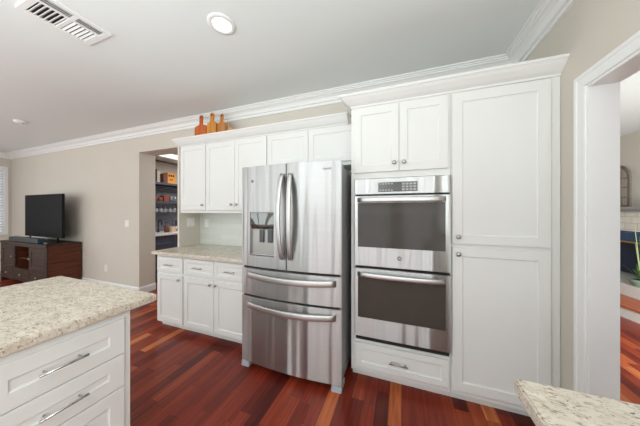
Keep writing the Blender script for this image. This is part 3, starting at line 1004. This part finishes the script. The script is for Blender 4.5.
MB().box(-2.20, -1.99, -.45, .762, 0, .872, .002).build('island_back_panel', 'cab', label='white panelled back of the foreground island under its overhang', cat='panel', loc=(-2.1, .15, 0))
slab('granite_island_top', -2.375, -1.335, -.75, .885, .915, 'speckled cream granite island top in the left foreground', th=.040)

# --- peninsula at bottom right
pr = empty('peninsula_cabinet', (.36, .755, 0), R(-90), 'white cabinet under the granite peninsula at bottom right', 'cabinet')
carcass(pr, 1.35, .575, .10, .872)
MB().box(0, 1.35, .045, .06, 0, .10).build('toe_kick', 'cab', pr)
shaker('door', pr, .01, .67, .112, .86, y=-.001); shaker('door', pr, .68, 1.34, .112, .86, y=-.001)
slab('granite_peninsula_top', .305, .940, -.60, .800, .915, 'cream granite counter corner at the bottom right of the picture', th=.042)

# ------------------------------------------------------------------ cutting boards on top of the upper cabinets
top_z = 2.2355
def board(x, y, w, h, neck_w, neck_h, th, mat, lean, tilt, label, hole=True, shoulder=.03):
    hb = h - neck_h
    out = [(-w / 2, 0), (w / 2, 0), (w / 2, hb - shoulder)]
    for k in range(1, 6):
        a = k / 6 * PI / 2
        out.append((w / 2 - (w / 2 - neck_w / 2) * (1 - math.cos(a)), hb - shoulder + shoulder * math.sin(a)))
    rr = neck_w * .62
    out += [(neck_w / 2, hb + .01), (neck_w / 2, h - rr * 1.6)]
    for k in range(9):
        a = -PI / 6 + k / 8 * (PI + PI / 3)
        out.append((rr * math.cos(a), h - rr + rr * math.sin(a)))
    out += [(-neck_w / 2, h - rr * 1.6), (-neck_w / 2, hb + .01)]
    for k in range(5, 0, -1):
        a = k / 6 * PI / 2
        out.append((-w / 2 + (w / 2 - neck_w / 2) * (1 - math.cos(a)), hb - shoulder + shoulder * math.sin(a)))
    out.append((-w / 2, hb - shoulder))
    o = MB().prism(out, lambda a, b, d: (a, d, b), -th / 2, th / 2, .002).build('cutting_board', mat, label=label, cat='cutting board')
    o.location = (x, y, top_z + .004 + abs(math.sin(tilt)) * w / 2 + th / 2 * math.sin(lean))
    o.rotation_euler = (-lean, tilt, 0)
    if hole:
        q = MB().cyl((0, -th / 2 - .0006, h - rr), (0, th / 2 + .0006, h - rr), rr * .42, n=16).build('hanging_hole', 'black', o)
    return o
board(-2.510, 2.215, .205, .430, .050, .135, .018, 'board_red', R(3), 0, 'reddish paddle cutting board standing leftmost on top of the upper cabinets')
board(-2.400, 2.262, .170, .345, .040, .07, .016, 'board_gold', R(3), 0, 'honey coloured cutting board half hidden behind the reddish paddle board', hole=False)
board(-2.318, 2.212, .155, .435, .056, .125, .018, 'board_gold', R(3), 0, 'tallest honey coloured paddle cutting board, in the middle of the set')
board(-2.185, 2.240, .150, .412, .046, .115, .016, 'board_tan', R(3), 0, 'slim tan paddle cutting board right of the tallest one')
board(-2.115, 2.280, .150, .315, .036, .08, .014, 'board_pale', R(3), 0, 'small pale cutting board at the right end of the set', hole=False)

# small jar beside the fridge on the counter
o = empty('grey_canister', (-1.585, 2.02, .9155), label='small grey lidded canister on the counter, mostly hidden behind the fridge', cat='canister')
MB().lathe([(0, 0), (.040, 0), (.045, .01), (.047, .06), (.040, .11), (.036, .115), (0, .115)], 20).build('jar', 'dispenser', o)
MB().lathe([(0, .1155), (.038, .1155), (.038, .13), (.012, .138), (.010, .15), (0, .152)], 20).build('lid', 'nickel', o)

# ------------------------------------------------------------------ ceiling: vent, downlight, smoke detector
vx0, vx1, vy0, vy1 = -2.36, -2.05, .67, 1.03
vc = ((vx0 + vx1) / 2, (vy0 + vy1) / 2)
v = empty('ceiling_vent', (vc[0], vc[1], CZ), label='white rectangular air register with angled louvers on the ceiling', cat='vent')
hx, hy = .155, .182
mb = MB()
for a, b, c, d in ((-hx, hx, -hy, -hy + .035), (-hx, hx, hy - .035, hy), (-hx, -hx + .035, -hy + .035, hy - .035), (hx - .035, hx, -hy + .035, hy - .035), (-hx + .035, hx - .035, -.012, .012), (.045, .057, -hy + .035, -.012), (.045, .057, .012, hy - .035)):
    mb.box(a, b, c, d, -.012, -.001, .002)
mb.build('frame', 'trim', v)
MB().box(-hx + .03, hx - .03, -hy + .03, hy - .03, -.0010, -.0004).build('duct_opening', 'dark_gap', v)
def slat(cx, cy, ln, along_y, ang, par):
    mb = MB()
    wv, tv = .014, .0014
    c, s = math.cos(ang), math.sin(ang)
    prof = [(-wv / 2 * c + tv * s, -wv / 2 * s - tv * c), (wv / 2 * c + tv * s, wv / 2 * s - tv * c), (wv / 2 * c - tv * s, wv / 2 * s + tv * c), (-wv / 2 * c - tv * s, -wv / 2 * s + tv * c)]
    if along_y: mb.prism(prof, lambda a, b, d: (cx + a, d, -.0085 + b), cy - ln / 2, cy + ln / 2)
    else: mb.prism(prof, lambda a, b, d: (d, cy + a, -.0085 + b), cx - ln / 2, cx + ln / 2)
    return mb.build('louver', 'trim', par)
for k in range(6): slat(-.038, -hy + .035 + .013 + k * .0225, .160, False, R(35), v)
for k in range(6): slat(-.038, .012 + .012 + k * .0225, .160, False, R(-35), v)
for k in range(3):
    slat(.068 + k * .020, -(hy - .035 + .012) / 2, hy - .051, True, R(-40), v)
    slat(.068 + k * .020, (hy - .035 + .012) / 2, hy - .051, True, R(-40), v)

def downlight(x, y, label, on=True):
    r = empty('recessed_light', (x, y, CZ), label=label, cat='ceiling light')
    MB().lathe([(.060, -.002), (.064, -.010), (.090, -.008), (.096, -.0005), (.060, -.0005), (.060, -.002)], 32).build('trim_ring', 'trim', r)
    MB().lathe([(0, -.0095), (.059, -.0075), (.059, -.0006), (0, -.0006)], 32).build('lens', 'lamp_glow', r)
    l = bpy.data.lights.new('downlight', 'AREA'); l.shape = 'DISK'; l.size = .11; l.energy = .9; l.color = (1, .95, .88)
    lo = bpy.data.objects.new('downlight', l); lo.location = (0, 0, -.014); lo.parent = r; col.objects.link(lo)
    return r
downlight(-1.205, 1.245, 'round glowing recessed downlight in the ceiling above the fridge aisle')
s = empty('smoke_detector', (-5.335, 1.56, CZ), label='small round white smoke detector on the ceiling at far left', cat='smoke detector')
MB().lathe([(0, -.038), (.030, -.038), (.052, -.030), (.062, -.012), (.066, -.001), (0, -.001)], 28).build('housing', 'white_plastic', s)
MB().cyl((.03, .02, -.0385), (.03, .02, -.036), .004, n=10).build('indicator', 'dark_gap', s)

# ------------------------------------------------------------------ media console, television
cx0, cx1, cy0, cy1, ch = -7.53, -5.745, 1.965, 2.405, .80
cs = empty('media_console', (cx0, cy0, 0), label='dark reddish wood media console with doors and open shelf under the television', cat='console')
cw, cd = cx1 - cx0, cy1 - cy0
MB().box(-.015, cw + .015, -.015, cd, ch - .035, ch, .004).build('top', 'console_front', cs)
MB().box(cw - .025, cw, .022, cd - .002, .0, ch - .036, .002).build('side_panel', 'console', cs)
MB().box(0, .025, .022, cd - .002, .0, ch - .036, .002).build('side_panel', 'console', cs)
mb = MB().box(.026, cw - .026, cd - .02, cd - .004, .10, ch - .036).box(.026, cw - .026, .03, cd - .021, .10, .12)
mb.box(.58, .60, .03, cd - .021, .121, ch - .036).box(1.16, 1.18, .03, cd - .021, .121, ch - .036).box(.601, 1.159, .05, cd - .021, .48, .495).box(.026, .579, .03, cd - .021, .285, .300).box(1.181, cw - .026, .03, cd - .021, .285, .300).box(.601, 1.159, .03, cd - .021, .285, .300)
mb.build('shelf_box', 'console', cs)
mb = MB().box(0, .045, -.002, .020, 0, ch - .036).box(cw - .045, cw, -.002, .020, 0, ch - .036).box(.046, cw - .046, -.002, .020, ch - .075, ch - .036).box(.046, cw - .046, -.002, .020, .08, .115)
mb.box(.575, .605, -.002, .020, .116, ch - .076).box(1.155, 1.185, -.002, .020, .116, ch - .076).box(.046, .574, -.002, .020, .290, .312).box(1.186, cw - .046, -.002, .020, .290, .312).box(.606, 1.154, -.002, .020, .290, .312)
mb.build('front_frame', 'console_front', cs)
for a, b, kx in ((.05, .571, .54), (1.189, cw - .05, 1.22)):
    d = shaker('door', cs, a, b, .316, ch - .080, fw=.06, t=.016, rec=.008, y=.012, mat='console_front')
    knob(d, kx, .52, -.004)
for a, b in ((.05, .571), (.609, 1.151), (1.189, cw - .05)):
    d = shaker('drawer', cs, a, b, .119, .286, fw=.03, t=.016, rec=.006, y=.012, mat='console_front')
    knob(d, (a + b) / 2, .20, -.004)

tv = empty('television', (-6.475, 2.17, ch), label='large black flat television standing on the wooden console', cat='television')
MB().box(-.695, .695, -.012, .030, .088, .905, .006, 2).build('bezel', 'tv_frame', tv)
MB().box(-.683, .683, -.0135, -.0122, .102, .893).build('screen', 'screen', tv)
MB().box(-.35, .35, .0305, .070, .20, .70, .01).build('rear_housing', 'tv_frame', tv)
for s in (-1, 1):
    MB().prism([(-.10, .001), (.12, .001), (.12, .010), (.02, .020), (.012, .087), (-.004, .087), (-.012, .020), (-.10, .010)], lambda a, b, d: (d, a, b), s * .52 - .012, s * .52 + .012).build('leg', 'tv_frame', tv)
so = empty('soundbar', (-6.62, 2.015, ch), label='dark teal soundbar lying on the console in front of the television', cat='soundbar')
MB().box(-.56, .56, -.055, .045, .006, .092, .012, 3).build('housing', 'teal', so)
MB().box(-.52, .52, -.0565, -.0552, .018, .078).build('speaker_grille', 'black', so)
for s in (-1, 1): MB().box(s * .45 - .03, s * .45 + .03, -.03, .03, .0005, .006).build('foot', 'black', so)
o = empty('set_top_box', (-5.87, 2.04, ch), label='small black box on the right end of the console top', cat='media box')
MB().box(-.07, .07, -.05, .05, .003, .040, .006, 2).build('housing', 'black', o)
MB().box(-.03, .03, -.0512, -.0502, .012, .018).build('indicator', 'soft_grey', o)
for i in (-1, 1): MB().box(i * .05 - .01, i * .05 + .01, -.04, .04, .0005, .003).build('foot', 'black', o)

# ------------------------------------------------------------------ the bar
bc = empty('bar_cabinet', (-4.47, 2.70, 0), R(90), 'navy shaker bar cabinet beyond the opening, under a white counter', 'cabinet')
carcass(bc, 2.3, .56, .10, .895, mat='navy')
MB().box(0, 2.3, .05, .06, 0, .10).build('toe_kick', 'navy', bc)
for k in range(4):
    d = shaker('door', bc, .01 + k * .572, .01 + k * .572 + .565, .112, .690, y=-.001, mat='navy')
    d = shaker('drawer', bc, .01 + k * .572, .01 + k * .572 + .565, .700, .885, fw=.045, y=-.001, mat='navy')
MB().box(BX + .013, -4.43, 2.70, 4.99, .8955, .932, .003).build('bar_countertop', 'white_stone', label='white countertop on the navy bar cabinet beyond the opening', cat='countertop', loc=(-4.7, 3.8, .8955))
MB().box(BX + .0005, BX + .012, 2.70, 4.99, .933, 1.99).build('bar_backsplash', 'bar_tile', label='dark blue grey mosaic tile behind the bar shelves', cat='backsplash', loc=(BX, 3.8, .933))
SX = -4.75
for z, lb in ((1.945, 'upper navy bar shelf holding the orange box'), (1.545, 'lower navy bar shelf with hanging stemware beneath')):
    MB().box(BX + .0125, SX, 2.72, 4.98, z, z + .045, .002).build('bar_shelf', 'navy', label=lb, cat='shelf', group=None, loc=(BX, 3.8, z))
def bxo(name, y0, y1, x0, x1, z0, h, mat, label, cat):
    return MB().box(x0, x1, y0, y1, z0, z0 + h, .002).build(name, mat, label=label, cat=cat, loc=((x0 + x1) / 2, (y0 + y1) / 2, z0))
# top shelf items; pixel 156..177 <-> y 3.15..3.65 at x = -4.8
z0 = 1.9905
bxo('book', 3.150, 3.185, -4.98, -4.80, z0, .27, 'book_black', 'black book standing leftmost on the upper bar shelf', 'book')
bxo('picture_frame', 3.190, 3.300, -4.90, -4.88, z0, .25, 'book_cream', 'cream card standing beside the black book on the upper bar shelf', 'card')
bxo('box', 3.315, 3.400, -4.96, -4.80, z0, .20, 'brown_box', 'brown box between cream card and orange box on the upper bar shelf', 'box')
o = bxo('box', 3.405, 3.585, -4.96, -4.80, z0, .235, 'orange_box', 'orange box with dark markings on the upper bar shelf', 'box')
for k in range(3):
    MB().box(.0805, .082, -.07 + k * .048, -.036 + k * .048, .150, .195).build('mark', 'book_black', o)
MB().box(.0805, .082, -.05, .03, .075, .095).build('mark', 'book_black', o)
# second shelf: copper mugs and glasses
def mug(y, x, z, r, h, mat, label, name='mug', grp=None, cat='mug'):
    e = empty(name, (x, y, z), label=label, cat=cat, group=grp)
    MB().lathe([(0, 0), (r * .9, 0), (r, h * .1), (r, h), (r * .9, h), (r * .9, h * .12), (0, h * .12)], 18).build('cup', mat, e)
    MB().tube([(r * math.cos(0) + 0, 0, h * .8), (r + .022, 0, h * .75), (r + .028, 0, h * .5), (r + .02, 0, h * .25), (r * .98, 0, h * .2)], .004, 8).build('handle', mat, e)
    return e
z0 = 1.5905
mug(3.17, -4.85, z0, .045, .11, 'copper', 'copper mug at the left of the lower bar shelf')
mug(3.28, -4.85, z0, .045, .09, 'copper', 'shorter copper mug, second from left on the lower bar shelf')
bxo('wine_box', 3.34, 3.46, -4.95, -4.82, z0, .13, 'copper', 'low reddish brown box on the lower bar shelf between mugs and glasses', 'box')
def tumbler(y, x, z, r, h, label):
    return MB().lathe([(0, 0), (r * .8, 0), (r, h), (r * .93, h), (r * .75, .01), (0, .01)], 18).build('tumbler', 'glass', label=label, cat='glass', group='tumblers on the lower bar shelf', loc=None) , (x, y, z)
for y in (3.51, 3.59):
    o, l = tumbler(y, -4.84, z0, .036, .13, 'clear glass tumbler at the right of the lower bar shelf'); o.location = l
# hanging stemware
gl = empty('wine_glass', (-4.86, 3.20, 1.544), label='clear wine glass hanging upside down under the lower bar shelf', cat='glass', group='stemware hanging under the lower bar shelf')
MB().lathe([(0, -.001), (.034, -.001), (.034, -.004), (.006, -.008), (.0035, -.015), (.0035, -.085), (.006, -.092), (0, -.094)], 16).build('stem', 'glass', gl)
MB().lathe([(.004, -.094), (.028, -.105), (.039, -.135), (.036, -.175), (.032, -.19), (.030, -.19), (.034, -.175), (.037, -.135), (.026, -.108), (.004, -.097), (.004, -.094)], 18).build('bowl', 'glass', gl)
for y in (3.30, 3.40, 3.50, 3.60):
    g = copy_tree(gl); g.location = (-4.86, y, 1.544)
# faucet, bottle, box, frame on the counter
fa = empty('bar_faucet', (-4.90, 3.27, .9325), label='black gooseneck faucet on the white bar counter', cat='faucet')
MB().lathe([(0, 0), (.026, 0), (.026, .012), (.018, .02), (.014, .05), (0, .05)], 18).build('base', 'black', fa)
pts = [(0, 0, .04), (0, 0, .20)] + [(.055 - .055 * math.cos(a * PI / 8), 0, .20 + .055 * math.sin(a * PI / 8)) for a in range(1, 9)] + [(.11, 0, .15)]
MB().tube(pts, .011, 10).build('spout', 'black', fa)
MB().tube([(0, .012, .035), (0, .035, .045), (0, .045, .06)], .006, 8).build('lever', 'black', fa)
o = empty('bottle', (-4.70, 3.30, .9325), label='dark bottle on the bar counter right of the black faucet', cat='bottle')
MB().lathe([(0, 0), (.034, 0), (.036, .01), (.036, .11), (.030, .13), (.013, .155), (.012, .19), (0, .19)], 18).build('body', 'brown_box', o)
MB().lathe([(0, .1905), (.014, .1905), (.014, .215), (0, .215)], 14).build('cap', 'black', o)
bxo('box', 3.35, 3.45, -4.72, -4.60, .9325, .115, 'kraft', 'pale pinkish box on the white bar counter', 'box')
o = empty('lantern', (-4.88, 3.66, .9325), label='black framed lantern at the right of the bar counter', cat='lantern')
mb = MB().box(-.055, .055, -.055, .055, 0, .012).box(-.055, .055, -.055, .055, .22, .232)
for a in (-.05, .05):
    for b in (-.05, .05): mb.box(a - .005, a + .005, b - .005, b + .005, .012, .22)
mb.build('frame', 'black', o)
MB().cyl((0, 0, .0125), (0, 0, .10), .025, n=16).build('candle', 'book_cream', o)

# ------------------------------------------------------------------ fireplace in the next room
FPX = 3.36
fp = empty('fireplace', (FPX, 5.6, 0), label='fireplace with blue tile face and white brick band seen through the cased opening', cat='fireplace')
def fpb(mb, name, mat, par=None, label=None): return mb.build(name, mat, par or fp, label=label, loc=(FPX, 5.6, 0)) 
def L0(o): o.location = (0, 0, 0); return o
fy0, fy1 = 4.45, 6.75
ox0, ox1, oz0, oz1 = 4.60, 6.25, .33, .90
mb = MB().box(FPX, NX - .001, fy0, ox0, .325, 1.075).box(FPX, NX - .001, ox1, fy1, .325, 1.075).box(FPX, NX - .001, ox0, ox1, oz1, 1.075)
L0(fpb(mb, 'tile_surround', 'blue_tile'))
L0(fpb(MB().box(FPX + .28, FPX + .30, ox0, ox1, .33, oz1), 'firebox', 'firebox'))
L0(fpb(MB().box(FPX - .02, NX - .001, fy0, fy1, 1.0755, 1.375), 'brick_band', 'white_brick'))
mb = MB().box(FPX - .02, FPX - .001, ox0 - .02, ox1 + .02, oz1 - .012, oz1 + .012, .003).box(FPX - .02, FPX - .001, ox0 - .02, ox0 + .004, .33, oz1 - .013, .003).box(FPX - .02, FPX - .001, ox1 - .004, ox1 + .02, .33, oz1 - .013, .003)
L0(fpb(mb, 'brass_frame', 'gold'))
MB().box(FPX - .14, NX - .001, fy0 - .1, fy1 + .1, 1.4105, 1.455, .004).box(FPX - .09, NX - .001, fy0 - .05, fy1 + .05, 1.376, 1.410, .004).build('mantel_shelf', 'mantel', label='grey mantel shelf above the fireplace', cat='mantel', loc=(FPX, 5.6, 1.376))
# stepped hearth
hr = empty('raised_hearth', (3.2, 5.6, 0), label='curved white faced raised hearth with a wood tread in front of the fireplace', cat='hearth')
def curve_edge(xb, amp, y0, y1, n=24): return [(xb - amp * math.sin(PI * k / n), y0 + (y1 - y0) * k / n) for k in range(n + 1)]
def hearth_slab(xb, amp, y0, y1, z0, z1, name, mat):
    out = [(NX - .001, y0)] + curve_edge(xb, amp, y0, y1) + [(NX - .001, y1)]
    o = MB().prism(out, lambda a, b, d: (a, b, d), z0, z1).build(name, mat, hr, loc=(3.2, 5.6, 0)); o.location = (0, 0, 0)
hearth_slab(2.95, .35, 3.2, 7.2, .0, .135, 'lower_riser', 'hearth')
hearth_slab(2.93, .35, 3.2, 7.2, .1355, .158, 'wood_tread', 'step_wood')
hearth_slab(3.22, .20, 3.6, 7.0, .1585, .320, 'upper_riser', 'hearth')
# potted plant on the hearth
px_, py_ = 3.17, 4.50
pl = empty('potted_orchid', (px_, py_, .3205), label='tall leafy plant in a green bowl on the hearth', cat='plant')
MB().lathe([(0, 0), (.06, 0), (.075, .015), (.105, .07), (.115, .10), (.107, .10), (.098, .075), (0, .07)], 24).build('pot', 'pot', pl)
MB().lathe([(0, .09), (.100, .09), (.100, .086), (0, .086)], 20).build('soil', 'soil', pl)
mb = MB()
for k in range(12):
    a = random.uniform(0, 2 * PI); ln = random.uniform(.18, .38); up = random.uniform(.8, .98)
    rows = []
    for i in range(8):
        u = i / 7
        c = Vector((math.cos(a) * ln * .5 * u * (1.3 - up) * 2, math.sin(a) * ln * .5 * u * (1.3 - up) * 2, .09 + ln * (u * up - .25 * u * u)))
        sd = Vector((-math.sin(a), math.cos(a), 0)) * (.015 * math.sin(PI * min(1, u * .92 + .06)))
        rows.append([c - sd, c + Vector((0, 0, -.006)), c + sd])
    mb.grid(rows)
mb.build('leaves', 'leaf', pl)
for k, (dx, dy, h) in enumerate(((.02, .03, .62), (-.03, .01, .52), (.0, .06, .95), (.01, -.04, .45))):
    pts = [(dx * u * 1.5, dy * u * 2, .09 + h * u) for u in (0, .25, .5, .75, 1)]
    MB().tube(pts, [.007, .006, .005, .004, .002], 8).build('stem', 'stem', pl)
# glass lantern in front of the firebox
la = empty('candle_lantern', (3.25, 5.10, .3205), label='small pale candle lantern standing in front of the firebox', cat='lantern')
mb = MB().box(-.06, .06, -.06, .06, 0, .015, .002).box(-.06, .06, -.06, .06, .235, .25, .002)
for a in (-.055, .055):
    for b in (-.055, .055): mb.box(a - .005, a + .005, b - .005, b + .005, .015, .235)
mb.build('frame', 'hearth', la)
MB().cyl((0, 0, .0155), (0, 0, .13), .03, n=16).build('candle', 'board_red', la)
# arched window decor on mantel
ar = empty('arched_window_decor', (3.62, 5.55, 1.456), label='weathered arched window frame leaning above the mantel', cat='wall decor')
aw, ah = .215, .50
pts = [(0, -aw, 0), (0, -aw, ah)] + [(0, -aw * math.cos(PI * k / 12), ah + aw * math.sin(PI * k / 12)) for k in range(1, 12)] + [(0, aw, ah), (0, aw, 0)]
MB().sweep([(-.022, -.015), (.022, -.015), (.022, .015), (-.022, .015)], [(p[1], p[2]) for p in pts], lambda a, b, u: (u, a, b)).box(-.015, .015, -aw, aw, .0, .03).build('frame', 'decor', ar)
mb = MB()
for y in (-.07, .07): mb.box(-.008, .008, y - .007, y + .007, .03, ah + .17)
for z in (.17, .34, .50): mb.box(-.006, .006, -aw + .02, aw - .02, z - .007, z + .007)
mb.build('muntins', 'decor', ar)
